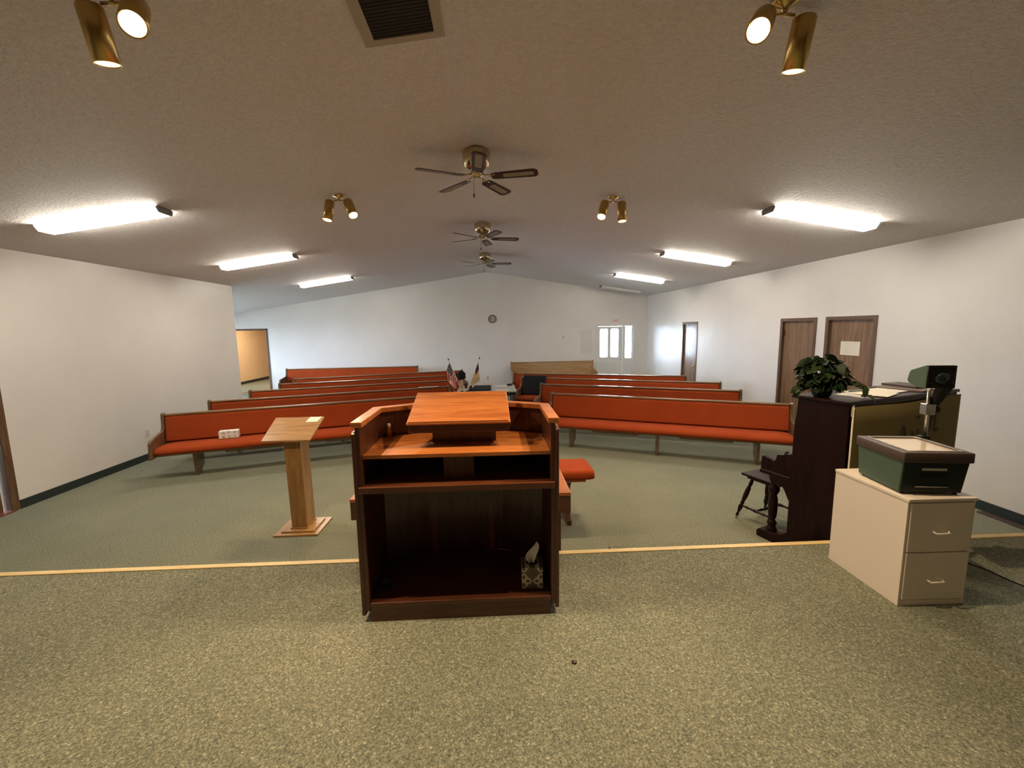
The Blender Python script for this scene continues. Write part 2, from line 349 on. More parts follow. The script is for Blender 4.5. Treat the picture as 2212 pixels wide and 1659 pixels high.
# exit door, mullion and sidelight
mb = MB()
for x0, x1, z0, z1 in ((3.39, 3.45, 0, 2.03), (4.605, 4.665, 0, 2.03), (3.45, 4.605, 1.97, 2.03)): mb.box(x0, x1, D-.016, D, z0, z1)
for x0, x1, z0, z1 in ((3.425, 3.452, 0, 2.0), (4.60, 4.63, 0, 2.0), (3.45, 4.60, 1.968, 2.0), (4.262, 4.325, 0, 1.97)): mb.box(x0, x1, D+.0005, D+.119, z0, z1)
struct(mb.build('trim_9', 'door_white', bev=.003))
L1, L2 = rrect(3.528, 3.784, .965, 1.885, .05), rrect(3.877, 4.136, .965, 1.885, .05)
d = plate(rect(3.456, 4.258, .01, 1.964), [L1, L2], 'y', D+.03, D+.07).build('door_5', 'door_white', bev=.004); struct(d)
for x0, x1 in ((3.535, 3.785), (3.875, 4.13)):
    plate(rect(x0, x1, .18, .80), [rect(x0+.03, x1-.03, .21, .77)], 'y', D+.022, D+.031).build('panel_moulding', 'door_white', d, bev=.003)
plate(L1, [], 'y', D+.048, D+.052).build('glass_pane', 'glass', d); plate(L2, [], 'y', D+.048, D+.052).build('glass_pane', 'glass', d)
MB().lathe(knob_prof, (4.215, D+.03, .90), axis_mtx((0, -1, 0)), 20).build('knob', 'silver', d)
w = plate(rect(4.327, 4.598, .01, 1.966), [rect(4.36, 4.575, .93, 1.94)], 'y', D+.03, D+.07).build('window_2', 'door_white', bev=.003); struct(w)
MB().box(4.36, 4.575, D+.048, D+.052, .93, 1.94).build('glass_pane', 'glass', w)
plate(rect(4.375, 4.56, .18, .80), [rect(4.40, 4.535, .21, .77)], 'y', D+.022, D+.031).build('panel_moulding', 'door_white', w, bev=.003)

# lower carpeted step in front of the platform, right side
struct(MB().box(.93, 2.25, PY, 3.27, .0005, .16).build('floor_step', 'carpet'))

# ------------------------------------------------------------------ ceiling fixtures
def on_ceiling(o, x, y, dz=0.0):
    """seat an object on the sloped ceiling at x, y"""
    o.location = (x, y, cz(x)-dz); o.rotation_euler = (0, math.atan(SL) if x > XC else -math.atan(SL), 0)
def fluorescent(lit):
    t = thing('fluorescent_light', '', 'ceiling light')
    MB().box(-.60, .60, -.075, .075, -.022, .0).build('housing', 'white_plastic', t)
    prof = [(-.108, -.012), (-.104, -.026), (-.080, -.064), (.080, -.064), (.104, -.026), (.108, -.012)]
    o = MB().prism(prof, 'x', -.592, .592).build('diffuser', 'lens_lit' if lit else 'lens_unlit', t)
    for s in (-1, 1): MB().prism([(p[0]*1.03, p[1]*1.03) for p in prof]+[(.09, -.002), (-.09, -.002)], 'x', s*.593, s*.61).build('end_cap', 'fixture_metal' if s*1 > 0 else 'white_plastic', t)
    return t
FL = [(-3.90, 4.70, 1, 'left', 'nearest'), (-3.85, 7.52, 1, 'left', 'middle'), (-3.88, 10.55, 1, 'left', 'farthest'),
      (3.66, 4.74, 1, 'right', 'nearest'), (3.61, 7.54, 1, 'right', 'second'), (3.62, 10.47, 1, 'right', 'third'), (3.90, 12.90, 0, 'right', 'last')]
pl = fluorescent(True); pr = None
for i, (x, y, lit, side, which) in enumerate(FL):
    if lit: lab = 'lit long fluorescent ceiling light, %s on the %s slope of the ceiling' % (which, side)
    else: lab = 'unlit long fluorescent ceiling light near the far wall above the exit door'
    grp = 'long fluorescent ceiling lights'
    if i == 0: t = pl; t['label'] = lab; t['group'] = grp
    elif lit: t = dup(pl, (0, 0, 0), 0, lab, grp)
    else: t = fluorescent(False); t['label'] = lab; t['group'] = grp
    on_ceiling(t, x, y)
    if x > 0: t.rotation_euler = (0, -math.atan(SL), PI); t.rotation_euler = (Matrix.Rotation(math.atan(SL), 3, 'Y') @ Matrix.Rotation(PI, 3, 'Z')).to_euler()

def fan(x, y, off, rotlab):
    t = thing('ceiling_fan', rotlab, 'ceiling fan', (x, y, RZ-.004), 0, 'five-bladed ceiling fans on the ridge')
    MB().lathe([(.100, .0), (.128, -.004), (.138, -.03), (.132, -.045), (.138, -.055), (.136, -.11), (.115, -.155), (.075, -.178), (.055, -.182)], seg=40).build('motor_housing', 'fan_brass', t)
    MB().lathe([(.050, -.180), (.062, -.190), (.062, -.215), (.050, -.245), (.020, -.255)], seg=28).build('hub', 'fan_brass', t)
    MB().tube([(-.03, .01, -.25), (-.032, .01, -.40)], .0022, 6).build('pull_chain', 'dark_metal', t)
    MB().lathe([(.002, 0), (.007, -.006), (.008, -.03), (.004, -.042)], (-.032, .01, -.40), seg=10).build('pull_knob', 'blade_wood', t)
    for k in range(5):
        a = R(off+72*k); c, s_ = math.cos(a), math.sin(a)
        Rm = Matrix.Rotation(a, 4, 'Z')
        mb = MB(); mb.tube([Rm @ Vector(p) for p in ((.05, 0, -.225), (.10, 0, -.238), (.15, .022, -.246), (.19, .028, -.25))], [.008, .007, .006, .004], 8)
        mb.tube([Rm @ Vector(p) for p in ((.10, 0, -.238), (.15, -.022, -.246), (.19, -.028, -.25))], [.007, .006, .004], 8)
        br = mb.build('blade_bracket', 'fan_brass', t)
        Rb = Rm @ Matrix.Translation((0, 0, -.252)) @ Matrix.Rotation(R(-11), 4, 'X')
        out = [(.15, -.040), (.17, -.052), (.20, -.056), (.57, -.068), (.60, -.055), (.615, -.03), (.615, .03), (.60, .055), (.57, .068), (.20, .056), (.17, .052), (.15, .040)]
        mb = MB().prism(out, 'z', -.003, .003); mb.bm.transform(Rb); b = mb.build('blade', 'blade_wood', t)
        mb = MB().prism(rrect(.27, .575, -.032, .032, .02, 4), 'z', -.0045, .0045); mb.bm.transform(Rb); mb.build('cane_inset', 'cane', b)
    return t
fan(XC, 4.50, -14, 'brass ceiling fan with five dark blades, nearest and largest of three on the ridge')
fan(XC, 7.42, 8, 'brass ceiling fan with five dark blades, middle one of three on the ridge')
fan(XC, 10.25, -2, 'brass ceiling fan with five dark blades, farthest of three on the ridge')

def spotlight(x, y, cans, energy, label, group):
    z = cz(x); t = thing('twin_spotlight', label, 'spotlight', (x, y, z), 0, group)
    MB().lathe([(.062, .004), (.066, -.004), (.060, -.014), (.022, -.024), (.012, -.045), (.012, -.060)], seg=28).build('canopy', 'brass', t)
    MB().tube([(-.05, 0, -.055), (.05, 0, -.055)], .007, 8).build('swivel_bar', 'brass', t)
    for sgn, ax in cans:
        a = Vector(ax).normalized(); p = Vector((sgn*.055, 0, -.060)); off = a.cross(Vector((0, 1, 0))).normalized()
        side = Vector((sgn*.045, 0, -.012)); o = p+side
        M4 = axis_mtx(a); rr = .052; ln = .215
        c = MB().lathe([(.006, -.012), (rr-.006, -.010), (rr, 0), (rr, ln), (rr-.003, ln), (rr-.004, .05), (.004, .045)], o, M4, 32, cap=False).build('can', 'can_brass', t)
        MB().lathe([(rr-.0055, ln-.004), (rr-.0055, ln-.085)], o, M4, 28, cap=False).build('reflector', 'can_inside', c)
        MB().lathe([(.012, ln-.10), (.040, ln-.075), (.042, ln-.045), (.034, ln-.035), (.004, ln-.031)], o, M4, 24).build('bulb', 'bulb_glow', c)
        L = bpy.data.lights.new('spot_lamp', 'SPOT'); L.energy = energy; L.color = (1.0, .73, .44); L.spot_size = R(116); L.spot_blend = 0.5; L.shadow_soft_size = .018
        lo = bpy.data.objects.new('spot_lamp', L); COL.objects.link(lo); lo.parent = t; lo.location = o+a*(ln+.012)
        lo.rotation_euler = (-a).to_track_quat('Z', 'Y').to_euler()
G = 'brass twin spotlights on the ceiling'
spotlight(-1.66, 2.19, ((1, (.34, -.62, -.70)), (-1, (.05, .22, -.97))), SPOT_NEAR, 'brass twin spotlight, front left above the platform, with a glaring bulb', G)
spotlight(1.43, 2.18, ((-1, (-.48, -.60, -.64)), (1, (-.04, .22, -.97))), SPOT_NEAR, 'brass twin spotlight, front right above the platform, with a glaring bulb', G)
spotlight(-1.69, 5.13, ((-1, (-.12, -.20, -.95)), (1, (.38, -.45, -.80))), SPOT_FAR, 'small brass twin spotlight on the left ceiling slope behind the platform', G)
spotlight(1.465, 5.19, ((-1, (-.30, -.45, -.85)), (1, (.02, -.12, -.98))), SPOT_FAR, 'small brass twin spotlight on the right ceiling slope behind the platform', G)

# return-air grille
t = thing('ceiling_vent', 'dark rectangular return air vent with pale frame in the ceiling', 'vent'); on_ceiling(t, -.472, 2.44)
plate(rect(-.235, .235, -.42, .355), [rect(-.175, .175, -.36, .300)], 'z', -.012, -.002).build('frame', 'vent_frame', t, bev=.003)
MB().box(-.178, .178, -.363, .303, -.006, -.001).build('grille', 'vent_dark', t)
mb = MB()
for i in range(26): mb.box(-.176, .176, -.355+.0255*i, -.351+.0255*i, -.009, -.005)
mb.build('slats', 'vent_dark', t)

# ------------------------------------------------------------------ far wall details
t = thing('wall_clock', 'round wall clock with dark rim high on the far wall', 'clock', (.040, D, 2.252))
MB().lathe([(.112, 0), (.128, .004), (.128, .028), (.120, .034), (.110, .028), (.110, .012)], mtx=axis_mtx((0, -1, 0)), seg=40, cap=False).build('rim', 'clock_rim', t)
MB().lathe([(.111, .008), (.111, .014)], mtx=axis_mtx((0, -1, 0)), seg=40).build('dial', 'clock_face', t)
mb = MB()
for i in range(12):
    m4 = Matrix.Rotation(R(30*i), 4, 'Y'); q = MB().box(-.004, .004, -.0165, -.0145, .080, .100); q.bm.transform(m4)
    me = bpy.data.meshes.new('q'); q.bm.to_mesh(me); mb.bm.from_mesh(me); bpy.data.meshes.remove(me)
mb.build('hour_marks', 'clock_rim', t)
for nm, ang, ln, w in (('minute_hand', -62, .092, .005), ('hour_hand', -104, .062, .009)):
    q = MB().box(-w/2, w/2, -.019, -.017, -.012, ln); q.bm.transform(Matrix.Rotation(R(ang), 4, 'Y')); q.build(nm, 'clock_rim', t)
t = thing('exit_sign', 'small pink and red exit sign above the white exit door', 'sign', (4.03, D, 2.140))
MB().box(-.125, .125, -.012, 0, -.038, .038).build('sign_plate', 'exit_pink', t)
text_mesh('EXIT', .088, .002, Matrix.Translation((-.005, -.0135, 0)) @ Matrix.Rotation(PI/2, 4, 'X')).build('lettering', 'exit_red', t)
t = thing('breaker_panel', 'white electrical panel door set in the far wall left of the exit', 'electrical panel', (3.07, D, 1.49))
plate(rect(-.18, .18, -.37, .37), [rect(-.14, .14, -.33, .33)], 'y', -.016, 0).build('frame', 'white_plastic', t, bev=.003)
MB().box(-.138, .138, -.010, -.001, -.328, .328).build('panel_door', 'white_plastic', t, bev=.002); MB().box(.09, .125, -.018, -.010, -.30, -.275).build('latch', 'silver', t)
t = thing('thermostat', 'small round white thermostat on the far wall', 'thermostat', (2.321, D, 1.644))
MB().lathe([(.048, 0), (.048, .008), (.040, .022), (.012, .026)], mtx=axis_mtx((0, -1, 0)), seg=28).build('body', 'white_plastic', t)
MB().lathe([(.018, .0255), (.016, .030)], mtx=axis_mtx((0, -1, 0)), seg=20).build('dial', 'light_grey', t)
def wallplate(name, label, cat, loc, rz, m, kind, h=.115):
    t = thing(name, label, cat, loc, rz); MB().box(-.036, .036, -.006, 0, -h/2, h/2).build('plate', m, t, bev=.002)
    if kind == 'outlet':
        for z in (-.022, .022): MB().box(-.016, .016, -.008, -.006, z-.014, z+.014).build('socket', 'light_grey', t)
    else: MB().box(-.006, .006, -.016, -.006, -.012, .012).build('toggle', 'white_plastic', t)
wallplate('wall_outlet', 'grey electrical outlet low on the far wall below the clock', 'outlet', (-.142, D, .36), 0, 'light_grey', 'outlet')
wallplate('wall_outlet', 'white electrical outlet on the left wall beside the front pew', 'outlet', (XL, 6.74, .413), R(-90), 'white_plastic', 'outlet')
bpy.data.objects['wall_outlet.001'].rotation_euler = (0, 0, R(90))
wallplate('light_switch', 'white light switch on the far wall right of the exit door', 'switch', (4.76, D, 1.276), 0, 'white_plastic', 'switch', .14)
# notice on the third door
t = thing('paper_notice', 'square paper notice taped to the brown door nearest the piano', 'notice', (XR+.030, 5.852, 1.595))
MB().box(-.0025, -.0005, -.165, .165, -.098, .098).build('sheet', 'paper', t)
random.seed(5); mb = MB()
for r_, (w_, s_) in enumerate(((.26, .5), (.18, .3), (.24, .4), (.20, .3), (.26, .4), (.22, .4))):
    z = .075-.028*r_; y = -w_/2
    while y < w_/2:
        l_ = random.uniform(.012, .035); mb.box(-.0036, -.0026, y, min(y+l_, w_/2), z-.002, z+.002); y += l_+.010
mb.build('faint_writing', 'light_grey', t)
t = MB().box(4.955, 5.035, 3.42, 3.95, .001, .012).build('floor_strip', 'projector_brown', bev=.002); tag(t, 'narrow dark strip on the floor along the right wall baseboard', 'floor vent')  # thin dark brown strip lying beside the baseboard

# ------------------------------------------------------------------ pews
def end_panel_profile(h=.84):
    return [(.015, h-.012), (.0, h), (-.045, h), (-.060, h-.02), (-.075, .68), (-.095, .625), (-.135, .600), (-.30, .585), (-.50, .560), (-.545, .548), (-.570, .520), (-.572, .47), (-.590, .325), (-.585, .31), (-.10, .31), (-.03, .36), (.035, .60)]
def pew(label, loc, ang, L, group, racks=True, wooden=False, h=.84):
    """local x along the pew from its left end, y=0 the top of the back, seat towards -y"""
    wm, wu = ('oak_wood', 'oak_upright') if wooden else ('pew_wood', 'pew_wood_upright')
    t = thing('wooden_pew' if wooden else 'church_pew', label, 'pew', loc, R(ang), group)
    pf = [(a, b*h/.84) for a, b in end_panel_profile()]
    for x0, x1 in ((-.040, .0), (L, L+.040)):
        MB().prism(pf, 'x', x0, x1).build('end_panel', wu, t, bev=.006)
    k = h/.84
    bp = [(0.004, .800*k), (-.022, .800*k), (-.105, .30), (-.078, .30)]
    b = MB().prism(bp, 'x', .001, L-.001).build('back_board', wm, t)
    MB().prism([(.022, .794*k), (.024, .812*k), (.010, .822*k), (-.030, .822*k), (-.046, .812*k), (-.044, .794*k)], 'x', .001, L-.001, smooth=False).build('top_rail', wm, t, bev=.003)
    if not wooden:
        MB().prism([(-.026, .790*k), (-.044, .785*k), (-.058, .760), (-.128, .455), (-.112, .435), (-.098, .435)], 'x', .012, L-.012, smooth=False).build('back_cushion', 'pew_fabric', t, bev=.008)
        pr = [(-.10, .375), (-.10, .430), (-.20, .442), (-.36, .448), (-.47, .444), (-.525, .430), (-.553, .405), (-.558, .378), (-.545, .356), (-.51, .345), (-.12, .345)]
        mb = MB(); N = 14; V = []
        xs = [.003, .012, .03, .07, .14]+[.14+(L-.28)*i/6 for i in range(1, 6)]+[L-.14, L-.07, L-.03, L-.012, L-.003]
        for x in xs:
            e = min(x, L-x); q = 1-.0*e; s_ = 1.0 if e > .14 else (.80+.20*math.sin(PI/2*e/.14))
            V.append([mb.bm.verts.new((x, y if y > -.3 else -.3+(y+.3)*(.90+.10*(s_-.80)/.20), .345+(z-.345)*s_)) for y, z in pr])
        for A, B in zip(V, V[1:]):
            for i in range(len(pr)): mb.face([A[i], A[(i+1) % len(pr)], B[(i+1) % len(pr)], B[i]], None, True)
        mb.face(V[0][::-1]); mb.face(V[-1]); mb.build('seat_cushion', 'pew_fabric', t)
        MB().box(.001, L-.001, -.50, -.09, .325, .346).build('seat_board', wm, t)
    else:
        MB().prism([(-.08, .40), (-.08, .42), (-.30, .425), (-.54, .44), (-.555, .43), (-.54, .415), (-.30, .40)], 'x', .001, L-.001).build('seat_board', wm, t, bev=.003)
        for x in (0.0, ): pass
    for x in ((.42, L/2, L-.42) if not wooden else (.3, L-.3)):
        MB().prism([(-.46, .326 if not wooden else .40), (-.43, .0), (-.335, .0), (-.14, .09), (-.11, .326 if not wooden else .40)], 'x', x-.021, x+.021).build('leg', wu, t, bev=.003)
    if racks:
        for x in (L*.32, L*.69):
            MB().box(x-.36, x+.36, -.40, -.14, .275, .326).build('book_rack', wm, t, bev=.003)
    return t
GL, GR = 'orange upholstered pews, left block', 'orange upholstered pews, right block'
pew('long orange upholstered pew, front row left, with a tissue box on its seat', (-4.632, 6.156, 0), 18.5, 3.52, GL)
pew('orange upholstered pew, second row of the left block', (-4.697, 7.256, 0), 18.5, 4.00, GL)
pew('orange upholstered pew, third row of the left block', (-4.680, 8.430, 0), 16.9, 3.92, GL)
pew('orange upholstered pew, fourth row of the left block', (-4.625, 9.472, 0), 17.1, 4.05, GL, False)
pew('orange upholstered pew, fifth row left, end hidden by a small flag', (-4.754, 10.450, 0), 19.0, 4.12, GL, False)
pew('orange upholstered pew standing last on the left against the far wall', (-6.222, 13.243, 0), 3.2, 3.88, GL, False)
pew('long orange upholstered pew, front row right, running behind the piano', (1.054, 7.303, 0), -24.8, 3.52, GR)
pew('orange upholstered pew, second row of the right block', (1.019, 8.565, 0), -23.2, 3.57, GR)
pew('orange upholstered pew, third row right, with a black cloth on its back', (.716, 9.830, 0), -22.9, 4.13, GR, False)
pew('orange upholstered pew, fourth and last orange row on the right', (.587, 10.795, 0), -19.3, 4.03, GR, False)
pew('bare light wooden pew against the far wall left of the exit door', (.625, 13.49, 0), 2.5, 2.60, None, False, True, .90)

def frame_pt(loc, ang, x, y):
    a = R(ang); return (loc[0]+x*math.cos(a)-y*math.sin(a), loc[1]+x*math.sin(a)+y*math.cos(a))
# tissue box on the front left pew
px, py = frame_pt((-4.632, 6.156), 18.5, .80, -.235)
t = thing('tissue_box', 'pale tissue box with coloured dots on the front left pew seat', 'tissue box', (px, py, .449), R(17))
MB().box(-.12, .12, -.055, .055, 0, .105).build('carton', 'paper_white', t, bev=.003)
for i, (x, z, m_) in enumerate(((-.06, .022, 'dot_orange'), (.012, .022, 'dot_grey'), (.082, .030, 'dot_grey'), (-.058, .078, 'dot_grey'), (.005, .088, 'dot_grey'), (.08, .085, 'dot_grey'))):
    MB().lathe([(.018, 0), (.018, .001)], (x, -.0552, z), axis_mtx((0, -1, 0)), 20).build('printed_dot', m_, t)
# white strip standing in for a glint on the second left pew's rail
px, py = frame_pt((-4.697, 7.256), 18.5, 3.62, -.012)
o = MB().box(-.19, .19, -.030, .030, 0, .006).build('rail_glint', 'paper_white', loc=(px, py, .8245), rotz=R(18.5)); tag(o, 'white strip put in as the glint on the top rail of a left pew', 'paper')
# black cloth over third-row pew
px, py = frame_pt((.716, 9.830), -22.9, .04, 0)
prof = [(.034, .70), (.034, .838), (.0, .850), (-.060, .846), (-.075, .80), (-.155, .48), (-.19, .458), (-.205, .462), (-.172, .50), (-.092, .81), (-.072, .862), (-.01, .868), (.048, .855), (.050, .70)]
o = MB().prism(prof, 'x', .0, .52).build('draped_cloth', 'black_cloth', loc=(px, py, 0), rotz=R(-22.9), bev=.004)
tag(o, 'black cloth draped over the inner end of the third right pew', 'cloth')

# ------------------------------------------------------------------ aisle table with flags
t = thing('folding_table', 'grey folding table in the centre aisle holding flags and papers', 'table', (0, 0, 0))
MB().box(-.70, .470, 8.21, 9.15, .712, .738).build('tabletop', 'light_grey', t, bev=.004)
MB().box(-.68, .45, 8.23, 8.25, .66, .712).box(-.68, .45, 9.11, 9.13, .66, .712).build('apron', 'dark_metal', t)
for x in (-.62, .39):
    for y in (8.30, 9.06): MB().tube([(x, y, 0), (x, y, .712)], .014, 10).build('leg', 'dark_metal', t)
o = MB().box(-.47, -.03, 8.30, 8.95, .7385, .765).build('folder', 'black_cloth', bev=.006); tag(o, 'flat dark folder lying on the grey aisle table', 'folder')
o = MB().box(-.13, .13, -.08, .08, 0, .003).build('paper_sheet', 'paper_white', loc=(.19, 8.98, .7385), rotz=R(-4)); tag(o, 'white paper at the far edge of the grey aisle table', 'paper')
o = MB().box(-.13, .13, -.07, .07, 0, .003).build('paper_sheet', 'paper_white', loc=(.19, 8.35, .7385), rotz=R(3)); tag(o, 'white paper at the near edge of the grey aisle table', 'paper')
o = MB().lathe([(.002, 0), (.055, .004), (.06, .02), (.03, .035), (.004, .038)], (.36, 9.02, .7385), seg=16).build('black_cap', 'black_cloth'); tag(o, 'small black object on the far right corner of the grey aisle table', 'accessory')
# beige post topped by a black cloth
t = thing('draped_stand', 'beige post topped by black cloth on the aisle table behind the flags', 'stand', (-.635, 8.70, .7385))
MB().box(-.038, .038, -.03, .03, 0, .19).build('post', 'post_beige', t, bev=.003)
random.seed(3)
def blob(u, v):
    th = 2*PI*u; ph = PI*v; r = .070+.014*math.sin(3*th+2)+.008*math.sin(7*ph)
    return Vector((r*1.15*math.sin(ph)*math.cos(th)+.018*math.sin(ph*2)*0, r*.9*math.sin(ph)*math.sin(th), .265-.105*math.cos(ph)*1.0))
MB().grid(blob, 20, 14).build('black_cloth', 'black_cloth', t)
MB().grid(lambda u, v: Vector((-.075+.05*math.sin(PI*v)*math.cos(2*PI*u), .045*math.sin(PI*v)*math.sin(2*PI*u), .285-.04*math.cos(PI*v))), 14, 10).build('cloth_fold', 'black_cloth', t)
o = MB().box(-.056, -.0, -.06, .06, 0, .105).build('small_box', 'pulpit_shelf_shaded', loc=(-.52, 8.80, .7385), bev=.003); tag(o, 'small dark brown box on the aisle table beside the beige post', 'box')
# flags
def flag_pole(name, label, base_, top_, group='small flags on the aisle table'):
    t = thing(name, label, 'flag', base_, 0, group)
    d = Vector(top_)-Vector(base_); L = d.length; dn = d/L; M4 = axis_mtx(d)
    MB().lathe([(.030, 0), (.030, .012), (.018, .018), (.012, .020)], seg=20).build('stand', 'dark_metal', t)
    MB().tube([Vector((0, 0, .004)), d*.94], .0065, 8).build('pole', 'paper_white', t)
    MB().lathe([(.010, 0), (.011, .010), (.006, .014)], d*.935, M4, 12).build('ferrule', 'gold_cap', t)
    MB().lathe([(.006, 0), (.013, .012), (.009, .03), (.0015, .055)], d*.945, M4, 12).build('spear_tip', 'dark_metal', t)
    return t, d, dn
t, d, dn = flag_pole('american_flag', 'small stars and stripes flag on a white pole, left of two flags', (-.595, 8.26, .738), (-.842, 8.26, 1.385))
def usf(u, v):           # v down the hoist, u along the fly, hanging in folds
    P = d*(.90-.56*v); k = 1-.42*v
    fall = Vector((-.155*math.sin(u*1.2)*(1-.5*u)+.10*u*v, .030*math.sin(5*u*PI*.5+6*v)*u+.03*u*math.sin(9*v), -.36*u*k))
    return P+fall
def usm(u, v):
    if u < .42 and v < .50:
        return 'flag_white' if (int(u*28)+int(v*30)) % 3 == 0 and int(v*30) % 2 == 0 else 'flag_navy'
    return 'flag_red' if int(v*13) % 2 == 0 else 'flag_white'
MB().grid(usf, 32, 52, matfn=usm).build('cloth', None, t)
t, d, dn = flag_pole('church_flag', 'small cream flag with purple corner on a pole, right of two flags', (-.486, 8.26, .738), (-.238, 8.26, 1.40))
def chf(u, v):
    P = d*(.88-.62*v)
    return P+Vector((.03*u*(1-v)+.035*u*v, .022*math.sin(6*u+5*v)*u, -.36*u*(1-.72*v)))
MB().grid(chf, 24, 30, matfn=lambda u, v: 'flag_purple' if v < .40 and u < .42 else 'cream_cloth').build('cloth', None, t)

# ------------------------------------------------------------------ pulpit
t = thing('pulpit', 'large dark red-brown wooden pulpit standing at the platform edge', 'pulpit', (-.20, 2.247, PZ))
def Z_(z): return z-PZ
HX = .558                                     # half width over the hand rail
# side walls
for s in (-1, 1):
    n_ = 'side_panel'
    x0, x1 = sorted((s*.512, s*.535))
    sp = MB().prism([(.0, Z_(.385)), (.0, Z_(1.437)), (.425, Z_(1.437)), (.425, Z_(.358)), (.035, Z_(.358))], 'x', x0, x1).build('side_panel', 'pulpit_wood_shaded', t)
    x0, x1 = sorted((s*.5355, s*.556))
    MB().prism([(-.004, Z_(.36)), (-.004, Z_(1.402)), (.010, Z_(1.414)), (.415, Z_(1.414)), (.415, Z_(.36))], 'x', x0, x1).build('applied_panel', 'pulpit_wood_shaded', sp, bev=.003)
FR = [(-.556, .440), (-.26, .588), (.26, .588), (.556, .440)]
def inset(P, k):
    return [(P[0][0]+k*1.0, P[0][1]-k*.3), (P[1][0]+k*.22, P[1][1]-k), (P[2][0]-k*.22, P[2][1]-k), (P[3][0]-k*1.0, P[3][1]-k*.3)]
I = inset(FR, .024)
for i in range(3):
    MB().prism([FR[i], FR[i+1], I[i+1], I[i]], 'z', Z_(.36), Z_(1.437)).build('front_panel', 'pulpit_wood_shaded', t)
# hand rail
O = [(-HX, .0), (-HX-.002, .452), (-.268, .608), (.268, .608), (HX+.002, .452), (HX, .0)]
N_ = [(-HX+.060, .0), (-HX+.060, .418), (-.250, .545), (.250, .545), (HX-.060, .418), (HX-.060, .0)]
mb = MB()
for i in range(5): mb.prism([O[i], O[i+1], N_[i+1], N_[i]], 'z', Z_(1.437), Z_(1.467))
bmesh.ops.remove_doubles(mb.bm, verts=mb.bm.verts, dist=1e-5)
mb.build('hand_rail', 'pulpit_wood_lit', t, bev=.003)
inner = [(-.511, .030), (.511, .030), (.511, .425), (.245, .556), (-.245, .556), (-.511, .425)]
MB().prism(inner, 'z', Z_(1.256), Z_(1.276)).build('desk_top', 'pulpit_wood_lit', t)
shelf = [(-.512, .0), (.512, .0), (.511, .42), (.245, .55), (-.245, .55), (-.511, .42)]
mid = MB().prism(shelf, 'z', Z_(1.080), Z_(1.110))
mid.build('middle_shelf', 'pulpit_shelf_shaded', t, bev=.003)
MB().box(-.532, .532, -.018, .0, Z_(1.076), Z_(1.112)).build('shelf_lip', 'pulpit_shelf_shaded', t, bev=.003)
MB().box(-.085, .085, .10, .54, Z_(1.111), Z_(1.255)).build('shelf_divider', 'pulpit_wood_shaded', t)
MB().prism([(-.511, -.004), (.511, -.004), (.508, .425), (.24, .553), (-.24, .553), (-.508, .425)], 'z', Z_(.405), Z_(.433)).build('bottom_shelf', 'pulpit_shelf_shaded', t, bev=.006)
MB().prism([(-.508, .0), (.508, .0), (.505, .42), (.24, .55), (-.24, .55), (-.505, .42)], 'z', 0, Z_(.404)).build('plinth', 'pulpit_shelf_shaded', t)
# reading board on its box
bx0, bx1 = -.285, .287
y0, zf, y1, zb = .145, Z_(1.428), .465, Z_(1.552)
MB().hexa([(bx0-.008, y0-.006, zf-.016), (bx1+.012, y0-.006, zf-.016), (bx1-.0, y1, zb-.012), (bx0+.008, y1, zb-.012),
           (bx0-.008, y0-.010, zf-.006), (bx1+.012, y0-.010, zf-.006), (bx1-.0, y1, zb), (bx0+.008, y1, zb)]).build('reading_board', 'pulpit_wood_lit', t, bev=.002)
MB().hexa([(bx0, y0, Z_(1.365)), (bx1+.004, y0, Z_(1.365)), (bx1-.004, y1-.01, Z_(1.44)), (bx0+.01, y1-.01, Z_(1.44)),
           (bx0, y0, zf-.0165), (bx1+.004, y0, zf-.0165), (bx1-.004, y1-.01, zb-.016), (bx0+.01, y1-.01, zb-.016)]).build('board_box', 'pulpit_shelf_shaded', t)
MB().box(bx0+.0, bx1+.0, y0-.008, y0+.006, zf-.006, zf+.006).build('book_ledge', 'pulpit_wood_lit', t, bev=.002)
MB().box(-.165, .215, .27, .45, Z_(1.276), Z_(1.40)).build('pedestal', 'pulpit_wood_shaded', t)
# things on the pulpit
t = thing('tissue_box', 'square tissue box with pale petal pattern inside the pulpit, tissue sticking out', 'tissue box', (.212, 2.375, .4333), R(-2))
MB().box(-.061, .061, -.061, .061, 0, .132).build('carton', 'petal_print', t, bev=.002)
MB().lathe([(.034, 0), (.034, .0015)], (0, 0, .1322), seg=24).build('opening', 'black_plastic', t)
def tis(u, v):
    w = .010+.022*math.sin(PI*min(1, v*.95+.02))*(1 if v < .9 else .8)
    a = (u-.5)*2
    return Vector((a*w+.022*v-.014*math.sin(v*4), -.006+.012*math.cos(a*2.3)+.01*v, .128+.125*v-.012*a*a*v))
MB().grid(tis, 10, 16).build('tissue', 'paper_white', t, thick=.0012)
t = thing('small_bottle', 'slim dark bottle with white cap on the pulpit desk, left side', 'bottle', (-.655, 2.655, 1.276))
MB().lathe([(.014, 0), (.014, .055), (.009, .066), (.008, .070)], seg=20).build('body', 'pulpit_wood_lit', t); MB().lathe([(.011, .068), (.011, .088), (.009, .092)], seg=20).build('cap', 'paper_white', t)
o = MB().prism([(-.028, 0), (.030, 0), (.036, .040), (.012, .062), (-.020, .055)], 'y', -.02, .03).build('dark_box', 'dark_metal', loc=(-.655, 2.40, .4335), rotz=R(12), bev=.003); tag(o, 'small dark block on the pulpit bottom shelf, left corner', 'box')
o = MB().tube([(-.02, 0, .004), (-.008, .008, .006), (.008, .008, .006), (.02, 0, .004)], .003, 8).build('paper_clip', 'silver', loc=(.268, 2.50, 1.2765)); tag(o, 'small bright clip lying on the pulpit desk, right side', 'clip')

